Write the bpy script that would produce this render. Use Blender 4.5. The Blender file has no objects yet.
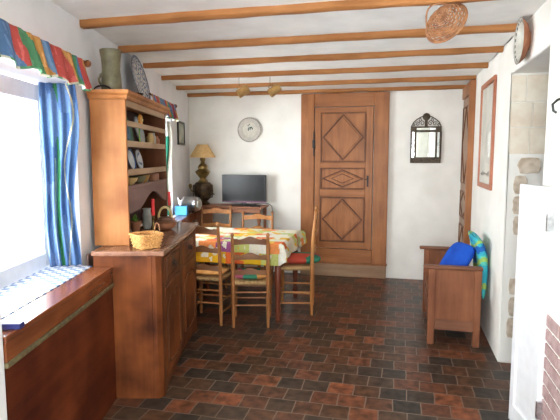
import bpy, bmesh, math, random
from mathutils import Vector, Matrix, noise
random.seed(7)
C = bpy.context.scene.collection
PI = math.pi
YAW = math.radians(13.5)
CY, SY = math.cos(YAW), math.sin(YAW)
def W(l, s, z=0.0):
    """left-wall frame (l = out from camera axis, s = along the left wall) -> world"""
    return Vector((l*CY - s*SY, l*SY + s*CY, z))

# ------------------------------------------------------------------ materials
def new_mat(name):
    m = bpy.data.materials.new(name); m.use_nodes = True
    nt = m.node_tree; b = nt.nodes['Principled BSDF']
    return m, nt, b
def N(nt, t, **kw):
    n = nt.nodes.new(t)
    for k, v in kw.items(): setattr(n, k, v)
    return n
def rgb(c): return (c[0], c[1], c[2], 1)
def lin(r, g, b):
    f = lambda v: ((v/255+0.055)/1.055)**2.4 if v/255 > 0.04045 else v/255/12.92
    return (f(r), f(g), f(b))
def ramp(nt, stops, interp='LINEAR'):
    r = N(nt, 'ShaderNodeValToRGB'); cr = r.color_ramp; cr.interpolation = interp
    while len(cr.elements) < len(stops): cr.elements.new(0.5)
    for e, (p, c) in zip(cr.elements, stops): e.position = p; e.color = rgb(c)
    return r
def coords(nt, scale=(1, 1, 1), kind='Object'):
    tc = N(nt, 'ShaderNodeTexCoord'); mp = N(nt, 'ShaderNodeMapping')
    mp.inputs['Scale'].default_value = scale
    nt.links.new(tc.outputs[kind], mp.inputs['Vector']); return mp
def bump(nt, b, src, strength, dist=0.01):
    bp = N(nt, 'ShaderNodeBump'); bp.inputs['Strength'].default_value = strength
    bp.inputs['Distance'].default_value = dist
    nt.links.new(src, bp.inputs['Height']); nt.links.new(bp.outputs['Normal'], b.inputs['Normal'])
def mottled(name, c1, c2, scale=6, rough=0.6, bmp=0.1, detail=4, metal=0, spec=0.5, lo=.35, hi=.65, stretch=(1, 1, 1)):
    m, nt, b = new_mat(name)
    mp = coords(nt, stretch); nz = N(nt, 'ShaderNodeTexNoise')
    nz.inputs['Scale'].default_value = scale; nz.inputs['Detail'].default_value = detail
    nt.links.new(mp.outputs[0], nz.inputs['Vector'])
    r = ramp(nt, [(lo, c1), (hi, c2)]); nt.links.new(nz.outputs['Fac'], r.inputs[0])
    nt.links.new(r.outputs[0], b.inputs['Base Color'])
    b.inputs['Roughness'].default_value = rough; b.inputs['Metallic'].default_value = metal
    b.inputs['Specular IOR Level'].default_value = spec
    if bmp: bump(nt, b, nz.outputs['Fac'], bmp)
    return m
def wood(name, c1, c2, axis='z', rough=0.45, scale=9, spec=0.4, blotch=.4):
    st = {'x': (.09, 1, 1), 'y': (1, .09, 1), 'z': (1, 1, .09)}[axis]
    m, nt, b = new_mat(name)
    mp = coords(nt, st)
    nz = N(nt, 'ShaderNodeTexNoise'); nz.inputs['Scale'].default_value = scale*2.2
    nz.inputs['Detail'].default_value = 6; nz.inputs['Roughness'].default_value = .65
    nt.links.new(mp.outputs[0], nz.inputs['Vector'])
    mp2 = coords(nt, (1, 1, 1)); n2 = N(nt, 'ShaderNodeTexNoise'); n2.inputs['Scale'].default_value = 3.0
    n2.inputs['Detail'].default_value = 3
    nt.links.new(mp2.outputs[0], n2.inputs['Vector'])
    mx = N(nt, 'ShaderNodeMath', operation='MULTIPLY_ADD'); mx.inputs[1].default_value = 1-blotch
    nt.links.new(nz.outputs['Fac'], mx.inputs[0])
    m3 = N(nt, 'ShaderNodeMath', operation='MULTIPLY'); m3.inputs[1].default_value = blotch
    nt.links.new(n2.outputs['Fac'], m3.inputs[0]); nt.links.new(m3.outputs[0], mx.inputs[2])
    r = ramp(nt, [(.36, c1), (.64, c2)]); nt.links.new(mx.outputs[0], r.inputs[0])
    nt.links.new(r.outputs[0], b.inputs['Base Color'])
    b.inputs['Roughness'].default_value = rough; b.inputs['Specular IOR Level'].default_value = spec
    bump(nt, b, nz.outputs['Fac'], .12, .004)
    return m
def plain(name, c, rough=.5, metal=0, spec=.5): return mottled(name, tuple(x*.93 for x in c), c, 14, rough, .03, 2, metal, spec)
def attr_mat(name, rough=.75, bmp=.15, scale=60):
    m, nt, b = new_mat(name)
    a = N(nt, 'ShaderNodeAttribute', attribute_name='pattern')
    nz = N(nt, 'ShaderNodeTexNoise'); nz.inputs['Scale'].default_value = scale
    mp = coords(nt); nt.links.new(mp.outputs[0], nz.inputs['Vector'])
    mix = N(nt, 'ShaderNodeMixRGB', blend_type='MULTIPLY'); mix.inputs[0].default_value = .35
    nt.links.new(a.outputs['Color'], mix.inputs[1]); nt.links.new(nz.outputs['Fac'], mix.inputs[2])
    nt.links.new(mix.outputs[0], b.inputs['Base Color'])
    b.inputs['Roughness'].default_value = rough; b.inputs['Specular IOR Level'].default_value = .25
    bump(nt, b, nz.outputs['Fac'], bmp, .003)
    return m

M = {}
M['plaster'] = mottled('white_plaster_warm_light', (.82, .80, .735), (.90, .88, .82), 3.5, .9, .25, 6, spec=.1)  # warm tint of the rear light put into the plaster colour
M['plaster_cool_backlit'] = mottled('white_plaster_cool_backlight', (.76, .77, .79), (.84, .85, .87), 3.5, .9, .25, 6, spec=.1)  # bluish backlight of the window wall put into the plaster colour
M['ceiling'] = mottled('ceiling_plaster', (.77, .76, .73), (.85, .84, .81), 5, .95, .25, 5, spec=.05)
M['beam'] = wood('beam_wood', (.24, .095, .028), (.46, .20, .07), 'x', .7, 7, .2)
M['door'] = wood('door_oak', (.21, .070, .017), (.40, .15, .045), 'z', .45, 8)
M['door_x'] = wood('door_oak_crosswise', (.21, .070, .017), (.39, .145, .043), 'x', .45, 8)
M['door_dark'] = wood('door_moulding', (.10, .032, .010), (.20, .07, .022), 'z', .5, 8)
M['door_grey'] = wood('side_door_wood', (.28, .18, .12), (.45, .31, .22), 'z', .6, 8)
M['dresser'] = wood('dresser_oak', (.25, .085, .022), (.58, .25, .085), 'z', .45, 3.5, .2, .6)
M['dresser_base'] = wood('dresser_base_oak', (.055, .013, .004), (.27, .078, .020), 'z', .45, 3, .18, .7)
M['dresser_top'] = wood('dresser_worktop', (.16, .07, .04), (.30, .15, .09), 'y', .25, 6, .5)
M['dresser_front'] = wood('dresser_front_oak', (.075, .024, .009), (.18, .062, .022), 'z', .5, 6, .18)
M['dresser_pale'] = wood('dresser_pale_rail', (.36, .23, .13), (.52, .35, .21), 'y', .55, 6)
M['dresser_dark'] = wood('dresser_back_boards', (.08, .045, .038), (.15, .09, .075), 'z', .7, 6)
M['dresser_in'] = wood('dresser_inner_wood', (.17, .10, .085), (.28, .17, .145), 'y', .7, 6)
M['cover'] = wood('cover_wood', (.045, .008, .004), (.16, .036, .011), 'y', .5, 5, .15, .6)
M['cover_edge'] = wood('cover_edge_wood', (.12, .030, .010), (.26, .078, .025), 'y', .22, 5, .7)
M['brass_strip'] = mottled('aged_strip', (.09, .07, .03), (.17, .14, .06), 30, .6, .2)
M['chair'] = wood('chair_wood', (.22, .078, .024), (.44, .19, .062), 'z', .4, 9)
M['chair_dark'] = wood('chair_slat_wood', (.15, .058, .022), (.29, .125, .05), 'x', .4, 9)
M['chair_red'] = wood('chair_honey_wood', (.34, .13, .035), (.58, .26, .08), 'z', .4, 9)
M['table'] = wood('table_mahogany', (.10, .022, .010), (.20, .05, .02), 'z', .35, 7)
M['rush'] = mottled('rush_seat', (.34, .19, .075), (.54, .35, .15), 40, .8, .5, stretch=(1, .15, 1))
M['bench'] = wood('bench_oak', (.15, .050, .023), (.32, .125, .060), 'z', .55, 5, .2)
M['bench_x'] = wood('bench_oak_rail', (.12, .042, .02), (.25, .10, .05), 'x', .5, 5)
M['console'] = wood('console_wood', (.22, .08, .035), (.38, .16, .08), 'x', .4, 6)
M['white_paint'] = plain('white_gloss_paint', (.86, .87, .88), .35)
M['reveal'] = plain('white_window_frame', (.80, .82, .85), .4)
M['iron'] = plain('black_iron', (.035, .03, .028), .5, .6)
M['steel'] = mottled('brushed_steel', (.45, .47, .5), (.7, .72, .74), 40, .28, .02, metal=1, stretch=(.1, 1, 1))
M['brass'] = mottled('old_brass', (.16, .10, .035), (.38, .26, .09), 14, .38, .1, metal=.8)
M['bronze'] = mottled('dark_bronze', (.035, .022, .014), (.12, .075, .035), 18, .45, .25, metal=.6)
M['shade'] = mottled('lamp_shade_cloth', (.62, .40, .17), (.72, .50, .24), 30, .9, .1, spec=.1)
M['tv_black'] = plain('tv_black_plastic', (.012, .012, .014), .3)
M['tv_screen'] = plain('tv_screen_glass', (.010, .011, .011), .3, 0, .3)
M['tv_pink'] = plain('tv_violet_bezel', (.25, .10, .17), .3)
M['frame_red'] = wood('picture_frame_wood', (.36, .12, .06), (.55, .22, .12), 'z', .4, 9)
M['frame_dark'] = plain('dark_picture_frame', (.03, .035, .03), .4)
M['paper'] = mottled('pale_print', (.62, .60, .52), (.76, .73, .64), 5, .5, .02)
M['print2'] = mottled('grey_green_print', (.30, .34, .26), (.55, .56, .46), 9, .5, .02)
M['ink'] = plain('brown_ink', (.16, .11, .08), .8)
M['mirror'] = plain('mirror_glass', (.50, .52, .51), .03, 1)
M['mirror_frame'] = mottled('blackened_brass_frame', (.025, .017, .010), (.09, .062, .035), 60, .45, .4, metal=.4)
M['stoneware'] = mottled('olive_stoneware', (.095, .085, .042), (.18, .16, .085), 14, .5, .15)
M['terracotta'] = mottled('terracotta', (.30, .11, .05), (.42, .18, .09), 14, .55, .1)
M['brown_glaze'] = mottled('brown_glaze', (.10, .045, .025), (.22, .10, .055), 12, .3, .08)
M['ochre_glaze'] = mottled('ochre_glaze', (.42, .27, .09), (.6, .42, .18), 12, .35, .08)
M['mug'] = mottled('olive_mug_glaze', (.20, .11, .035), (.50, .29, .09), 12, .35, .05)
M['grey_pot'] = mottled('grey_pottery', (.34, .35, .31), (.52, .52, .47), 14, .5, .08)
M['red_wax'] = plain('red_wax', (.72, .02, .02), .4)
M['orange'] = plain('orange_glaze', (.75, .33, .05), .4)
M['leaf'] = mottled('bright_leaf', (.16, .38, .05), (.42, .62, .14), 12, .5, .1)
M['wicker'] = mottled('wicker', (.22, .09, .038), (.42, .20, .09), 30, .7, .3)
M['wicker_pale'] = mottled('pale_wicker', (.42, .19, .05), (.80, .45, .16), 90, .6, .3)
M['blue_cushion'] = mottled('cobalt_cloth', (.01, .055, .36), (.015, .09, .50), 8, .85, .1, spec=.15)
M['orange_cushion'] = mottled('ochre_cushion_cloth', (.58, .27, .07), (.74, .40, .14), 10, .85, .2, spec=.15)
M['tissue_blue'] = mottled('blue_card', (.03, .26, .62), (.10, .46, .85), 5, .5, .0)
M['tissue'] = plain('white_tissue', (.85, .82, .84), .9)
M['navy'] = plain('navy_card', (.01, .015, .12), .5)
M['cord'] = plain('black_cord', (.02, .02, .02), .6)
M['fabric'] = attr_mat('printed_fabric')
M['cloth'] = attr_mat('printed_tablecloth', .6, .1, 50)
M['glazed'] = attr_mat('painted_ceramic', .25, .02, 30)
M['stone'] = mottled('beige_stone', (.50, .40, .29), (.72, .62, .50), 22, .9, .6, 6)
M['cream_stone'] = mottled('cream_stone', (.72, .62, .48), (.84, .77, .64), 9, .9, .3, 6)
M['brick'] = mottled('dusky_brick', (.38, .24, .23), (.52, .37, .35), 18, .9, .4)
M['plinth'] = wood('door_step_wood', (.26, .15, .085), (.42, .27, .16), 'x', .6, 6)

def glass_mat():
    m = bpy.data.materials.new('clear_glass'); m.use_nodes = True; nt = m.node_tree
    for n in list(nt.nodes): nt.nodes.remove(n)
    o = N(nt, 'ShaderNodeOutputMaterial'); t = N(nt, 'ShaderNodeBsdfTransparent'); g = N(nt, 'ShaderNodeBsdfGlossy')
    g.inputs['Roughness'].default_value = .02; mx = N(nt, 'ShaderNodeMixShader')
    mx.inputs[0].default_value = .04
    nt.links.new(t.outputs[0], mx.inputs[1]); nt.links.new(g.outputs[0], mx.inputs[2])
    nt.links.new(mx.outputs[0], o.inputs[0]); return m
M['glass'] = glass_mat()

def floor_mat():
    m, nt, b = new_mat('terracotta_tiles')
    mp = coords(nt); 
    dn = N(nt, 'ShaderNodeTexNoise'); dn.inputs['Scale'].default_value = 5; dn.inputs['Detail'].default_value = 2
    nt.links.new(mp.outputs[0], dn.inputs['Vector'])
    dm = N(nt, 'ShaderNodeVectorMath', operation='MULTIPLY_ADD')
    dm.inputs[1].default_value = (.02, .02, 0); nt.links.new(dn.outputs['Color'], dm.inputs[0]); nt.links.new(mp.outputs[0], dm.inputs[2])
    br = N(nt, 'ShaderNodeTexBrick'); br.offset = .5; br.squash = 1
    br.inputs['Scale'].default_value = 1; br.inputs['Brick Width'].default_value = .172; br.inputs['Row Height'].default_value = .158
    br.inputs['Mortar Size'].default_value = .0045; br.inputs['Mortar Smooth'].default_value = .3; br.inputs['Bias'].default_value = 0
    br.inputs['Color1'].default_value = (0, 0, 0, 1); br.inputs['Color2'].default_value = (1, 1, 1, 1)
    br.inputs['Mortar'].default_value = (.5, .5, .5, 1)
    nt.links.new(dm.outputs[0], br.inputs['Vector'])
    cr = ramp(nt, [(0, (.030, .026, .022)), (.25, (.048, .034, .024)), (.5, (.080, .038, .020)), (.75, (.110, .040, .021)), (.93, (.150, .052, .024)), (1, (.21, .068, .030))])
    nt.links.new(br.outputs['Color'], cr.inputs[0])
    nz = N(nt, 'ShaderNodeTexNoise'); nz.inputs['Scale'].default_value = 16; nz.inputs['Detail'].default_value = 4
    nt.links.new(mp.outputs[0], nz.inputs['Vector'])
    r2 = ramp(nt, [(.32, (.55, .56, .56)), (.68, (1.65, 1.55, 1.45))]); nt.links.new(nz.outputs['Fac'], r2.inputs[0])
    mu = N(nt, 'ShaderNodeMixRGB', blend_type='MULTIPLY'); mu.inputs[0].default_value = 1
    nt.links.new(cr.outputs[0], mu.inputs[1]); nt.links.new(r2.outputs[0], mu.inputs[2])
    mx = N(nt, 'ShaderNodeMixRGB'); mx.inputs[2].default_value = (.17, .125, .10, 1)
    nt.links.new(br.outputs['Fac'], mx.inputs[0]); nt.links.new(mu.outputs[0], mx.inputs[1])
    nt.links.new(mx.outputs[0], b.inputs['Base Color'])
    b.inputs['Roughness'].default_value = .36; b.inputs['Specular IOR Level'].default_value = .35
    hm = N(nt, 'ShaderNodeMath', operation='MULTIPLY_ADD'); hm.inputs[1].default_value = -.5
    nt.links.new(br.outputs['Fac'], hm.inputs[0]); nt.links.new(nz.outputs['Fac'], hm.inputs[2])
    bump(nt, b, hm.outputs[0], .2, .004)
    return m
M['floor'] = floor_mat()
def check_mat():
    m, nt, b = new_mat('blue_check_tiles'); mp = coords(nt)
    ck = N(nt, 'ShaderNodeTexChecker'); ck.inputs['Scale'].default_value = 26
    ck.inputs['Color1'].default_value = (.12, .22, .42, 1); ck.inputs['Color2'].default_value = (.72, .74, .76, 1)
    nt.links.new(mp.outputs[0], ck.inputs['Vector']); nt.links.new(ck.outputs['Color'], b.inputs['Base Color'])
    b.inputs['Roughness'].default_value = .35; return m
M['check'] = check_mat()

# ------------------------------------------------------------------ mesh builder
class MB:
    def __init__(s): s.v = []; s.f = []; s.c = []
    def add(s, vs, fs, col=None):
        n = len(s.v); s.v += [tuple(p) for p in vs]; s.f += [tuple(i+n for i in f) for f in fs]
        s.c += [col]*len(fs) if not isinstance(col, list) else col
        return s
    def box(s, x0, x1, y0, y1, z0, z1, col=None):
        v = [(x, y, z) for x in (x0, x1) for y in (y0, y1) for z in (z0, z1)]
        return s.add(v, [(0, 1, 3, 2), (4, 6, 7, 5), (0, 4, 5, 1), (2, 3, 7, 6), (0, 2, 6, 4), (1, 5, 7, 3)], col)
    def bar(s, a, b, w, h, up=(0, 0, 1), col=None):
        """box between points a and b, width w, height h"""
        a, b = Vector(a), Vector(b); d = (b-a).normalized(); u = Vector(up)
        r = d.cross(u).normalized(); u = r.cross(d)
        v = [p + r*i*w/2 + u*j*h/2 for p in (a, b) for i in (-1, 1) for j in (-1, 1)]
        return s.add(v, [(0, 1, 3, 2), (4, 6, 7, 5), (0, 4, 5, 1), (2, 3, 7, 6), (0, 2, 6, 4), (1, 5, 7, 3)], col)
    def prism(s, pts, n, col=None):
        """extrude a 3-D polygon by vector n"""
        n = Vector(n); k = len(pts); a = [Vector(p) for p in pts]; b = [p+n for p in a]
        return s.add(a+b, [tuple(range(k))[::-1], tuple(range(k, 2*k))] + [(i, (i+1) % k, k+(i+1) % k, k+i) for i in range(k)], col)
    def tube(s, path, r, seg=10, col=None, closed=False):
        P = [Vector(p) for p in path]; n = len(P); R = r if isinstance(r, (list, tuple)) else [r]*n
        vs = []; up = None
        for i, p in enumerate(P):
            if closed: d = P[(i+1) % n]-P[i-1]
            else: d = P[min(i+1, n-1)]-P[max(i-1, 0)]
            d.normalize()
            if up is None:
                up = Vector((0, 0, 1)) if abs(d.z) < .9 else Vector((0, 1, 0))
            a = d.cross(up).normalized(); up = a.cross(d).normalized()
            vs += [p + (a*math.cos(t)+up*math.sin(t))*R[i] for t in (2*PI*k/seg for k in range(seg))]
        fs = []
        for i in range(n if closed else n-1):
            j = (i+1) % n
            fs += [(i*seg+k, i*seg+(k+1) % seg, j*seg+(k+1) % seg, j*seg+k) for k in range(seg)]
        if not closed: fs += [tuple(range(seg))[::-1], tuple((n-1)*seg+k for k in range(seg))]
        return s.add(vs, fs, col)
    def lathe(s, prof, c=(0, 0, 0), axis=(0, 0, 1), seg=28, col=None):
        """prof: list of (radius, height) along axis from point c"""
        ax = Vector(axis).normalized(); c = Vector(c)
        a = ax.orthogonal().normalized(); b = ax.cross(a); vs = []; fs = []; cols = []
        for r, h in prof:
            r = max(r, 1e-4)
            vs += [c+ax*h+(a*math.cos(2*PI*k/seg)+b*math.sin(2*PI*k/seg))*r for k in range(seg)]
        for i in range(len(prof)-1):
            fs += [(i*seg+k, i*seg+(k+1) % seg, (i+1)*seg+(k+1) % seg, (i+1)*seg+k) for k in range(seg)]
            if callable(col): cols += [col((prof[i][0]+prof[i+1][0])/2, k/seg) for k in range(seg)]
        if not callable(col): cols = col
        s.add(vs, fs, cols)
        return s
    def grid(s, fn, nu, nv, colfn=None):
        vs = [fn(i/nu, j/nv) for i in range(nu+1) for j in range(nv+1)]
        fs = []; cs = []
        for i in range(nu):
            for j in range(nv):
                q = i*(nv+1)+j; fs.append((q, q+nv+1, q+nv+2, q+1))
                cs.append(colfn((i+.5)/nu, (j+.5)/nv) if colfn else None)
        return s.add(vs, fs, cs)
    def build(s, name, m, parent=None, bevel=0, smooth=False, solid=0, sub=0, xf=None):
        me = bpy.data.meshes.new(name)
        vs = [xf @ Vector(p) for p in s.v] if xf else s.v
        me.from_pydata(vs, [], s.f); me.materials.append(m)
        bm = bmesh.new(); bm.from_mesh(me); bmesh.ops.remove_doubles(bm, verts=bm.verts, dist=1e-5) if not any(s.c) else None
        if not solid and not any(s.c): bmesh.ops.recalc_face_normals(bm, faces=bm.faces)
        bm.to_mesh(me); bm.free()
        if any(c is not None for c in s.c):
            at = me.color_attributes.new('pattern', 'FLOAT_COLOR', 'CORNER')
            for p in me.polygons:
                c = s.c[p.index] or (.5, .5, .5)
                for li in p.loop_indices: at.data[li].color = (c[0], c[1], c[2], 1)
        for p in me.polygons: p.use_smooth = smooth
        if smooth:
            me.set_sharp_from_angle(angle=math.radians(48))
        o = bpy.data.objects.new(name, me); C.objects.link(o)
        if parent: o.parent = parent
        if solid:
            md = o.modifiers.new('thick', 'SOLIDIFY'); md.thickness = solid; md.offset = 0
        if bevel:
            md = o.modifiers.new('bevel', 'BEVEL'); md.width = bevel; md.segments = 2; md.limit_method = 'ANGLE'; md.angle_limit = math.radians(35)
        if sub:
            md = o.modifiers.new('sub', 'SUBSURF'); md.levels = sub; md.render_levels = sub
        return o
def tag(o, label=None, cat=None, group=None, kind=None):
    for k, v in (('label', label), ('category', cat), ('group', group), ('kind', kind)):
        if v: o[k] = v
    return o
def thing(name, label, cat, loc=(0, 0, 0), rot=0, group=None):
    o = bpy.data.objects.new(name, None); o.empty_display_size = .1; C.objects.link(o)
    o.location = loc; o.rotation_euler = (0, 0, rot); return tag(o, label, cat, group)
def structure(o, label=None):
    o['kind'] = 'structure'
    if label: o['label'] = label
    return o
def place(o, loc, rot=0): o.location = loc; o.rotation_euler = (0, 0, rot); return o
def struct_thing(name, loc=(0, 0, 0), rot=0):
    o = bpy.data.objects.new(name, None); C.objects.link(o); o.location = loc; o.rotation_euler = (0, 0, rot); o['kind'] = 'structure'; return o
def cushion_fn(cx, cy, cz, w, d, h, p=2.6):
    """pillow surface: u around, v from bottom to top"""
    def f(u, v):
        a = 2*PI*u; t = PI*(v-.5)
        ca, sa = math.cos(a), math.sin(a)
        k = 1/((abs(ca)**4+abs(sa)**4)**.25)
        r = math.cos(t)**.55 if math.cos(t) > 0 else 0
        return Vector((cx+ca*k*r*w/2, cy+sa*k*r*d/2, cz+math.sin(t)*h/2*(1-.25*min(1, (r*1.0)**6))))
    return f

H = 2.40; XR = .75; YB = 6.47
# ------------------------------------------------------------------ room shell
XL = lambda y: (-1.25 - y*SY)/CY                       # left wall surface: l = -1.25
structure(MB().box(-4.2, 3.2, -1.6, 6.9, -.1, 0).build('floor', M['floor']))
structure(MB().box(-4.2, 3.2, -1.6, 6.9, H, H+.15).build('ceiling', M['ceiling']))
# back wall, one slab
structure(MB().box(-3.4, 1.2, YB, YB+.3, 0, H).build('wall_back', M['plaster']))
# left wall with two window openings (left frame coordinates)
W1 = (1.85, 3.10); W2 = (4.55, 5.80); ZS, ZT = .87, 2.0
m = MB()
for a, b in ((-1.6, W1[0]), (W1[1], W2[0]), (W2[1], 7.4)): m.box(-1.55, -1.25, a, b, 0, H)
for a, b in (W1, W2):
    m.box(-1.55, -1.25, a, b, ZT, H); m.box(-1.55, -1.25, a, b, 0, ZS-.03)
o = m.build('wall_left', M['plaster_cool_backlit']); structure(place(o, (0, 0, 0), YAW))
# right wall: far stretch, lintel over the opening, near stretch
m = MB(); m.box(XR, 1.03, 3.93, YB, 0, H); m.box(XR, 1.03, 2.97, 3.93, 2.14, H); m.box(XR, 1.03, -1.6, 2.97, 0, H)
structure(m.build('wall_right', M['plaster'], bevel=.012))
# unseen walls added behind the opening to block passage daylight
m = MB(); m.box(2.9, 3.0, -1.6, 6.47, 0, H); m.box(1.03, 2.9, 6.37, 6.47, 0, H); m.box(1.03, 2.9, -1.6, -1.5, 0, H)
structure(m.build('wall_passage_light_block', M['plaster']))
# wall behind the photographer with an added opening sized to balance the light
m = MB(); m.box(-1.4, -1.1, -1.6, -1.5, 0, H); m.box(.33, 1.0, -1.6, -1.5, 0, H); m.box(-1.1, .33, -1.6, -1.5, 0, .6); m.box(-1.1, .33, -1.6, -1.5, 2.25, H)
structure(m.build('wall_rear', M['plaster']))
# windows
def window(n, s0, s1):
    t = struct_thing('window_%d' % n, (0, 0, 0), YAW)
    m = MB(); L0, L1 = -1.52, -1.45
    m.box(L0, L1, s1-.055, s1, ZS, ZT-.02); m.box(L0, L1, s0, s0+.055, ZS, ZT-.02)
    m.box(L0, L1, s0+.055, s1-.055, ZS, ZS+.09); m.box(L0, L1, s0+.055, s1-.055, ZT-.12, ZT-.02)
    m.build('window_frame', M['reveal'], t, bevel=.006)
    MB().box(-1.49, -1.484, s0+.055, s1-.055, ZS+.09, ZT-.12).build('pane', M['glass'], t)
window(1, *W1); window(2, *W2)
o = MB().box(-1.45, -1.25, W2[0], W2[1], .845, ZS).build('trim_10', M['reveal']); structure(place(o, (0, 0, 0), YAW), 'white sill of the far window')
# ceiling beams
def beam(y, n):
    x0 = XL(y)+.0; x1 = XR+.0; mb = MB(); k = 60; w = .068; h = .042
    vs = []; fs = []
    for i in range(k+1):
        x = x0+(x1-x0)*i/k
        q = noise.noise(Vector((x*3.1, y*5, n))); r = noise.noise(Vector((x*3.1+9, y*5, n))); q2 = noise.noise(Vector((x*9, y*7, n)))
        yb = y+.008*q2; zb = H-h-.008*q
        vs += [(x, yb-w/2-.008*r, H+.02), (x, yb-w/2-.008*r, zb+.012), (x, yb-w/2+.012, zb), (x, yb+w/2-.012, zb), (x, yb+w/2+.008*q, zb+.012), (x, yb+w/2+.008*q, H+.02)]
    for i in range(k):
        for j in range(5): fs.append((i*6+j, i*6+j+1, (i+1)*6+j+1, (i+1)*6+j))
    fs += [(0, 1, 2, 3, 4, 5), tuple(k*6+j for j in range(6))]
    mb.add(vs, fs); o = mb.build('trim_%d' % n, M['beam'], smooth=True); return structure(o, 'orange brown wooden ceiling beam')
for n, y in enumerate((2.87, 3.60, 4.28, 4.97, 5.71, 6.41)): beam(y, n+1)
# stone quoins left bare on the jamb of the opening
random.seed(3)
m = MB()
for x0, x1, z0, z1 in ((.80, .87, .20, .36), (.805, .875, .37, .52), (.80, .865, .53, .66), (.81, .88, .98, 1.12), (.80, .885, 1.13, 1.27), (.80, .895, 1.28, 1.42), (.82, .98, 1.43, 1.55)):
    k = 9; cx, cz, w, h = (x0+x1)/2, (z0+z1)/2, (x1-x0)/2, (z1-z0)/2
    pts = []
    for i in range(14):
        a = 2*PI*i/14; ca, sa = math.cos(a), math.sin(a); q = 1/((abs(ca)**5+abs(sa)**5)**.2)
        pts.append((cx+ca*q*w*random.uniform(.85, 1.02), 3.93, cz+sa*q*h*random.uniform(.9, 1.02)))
    m.prism(pts, (0, -.008, 0))
structure(m.build('trim_7', M['stone'], bevel=.003), 'bare beige stones in the plaster of the opening')
m = MB(); random.seed(12)
zz0 = 1.57
for hgt in (.19, .18, .19):
    xs = [.757]
    while xs[-1] < .93: xs.append(xs[-1]+random.uniform(.10, .17))
    xs[-1] = 1.028
    for a_, b_ in zip(xs, xs[1:]): m.box(a_+.002, b_-.002, 3.924, 3.93, zz0+.002, zz0+hgt-.003)
    zz0 += hgt
structure(m.build('trim_11', M['cream_stone'], bevel=.003), 'pale cream stone blocks at the top of the jamb')
# brick courses at the foot of the near stretch of wall
m = MB()
for r in range(10):
    for q in range(4):
        y1 = 2.86-q*.235-(.11 if r % 2 else 0); y0 = max(y1-.22, 2.1)
        m.box(XR-.008, XR+.002, y0, min(y1, 2.86), .02+r*.075, .02+r*.075+.06)
structure(m.build('trim_8', M['brick'], bevel=.003), 'purplish brick courses showing at the foot of the near wall')
# white door jamb at the near left
o = MB().box(-1.249, -1.050, 1.74, 1.835, 0, 2.3).build('trim_9', M['white_paint'], bevel=.006); structure(place(o, (0, 0, 0), YAW), 'white painted door jamb in the left foreground')

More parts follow.
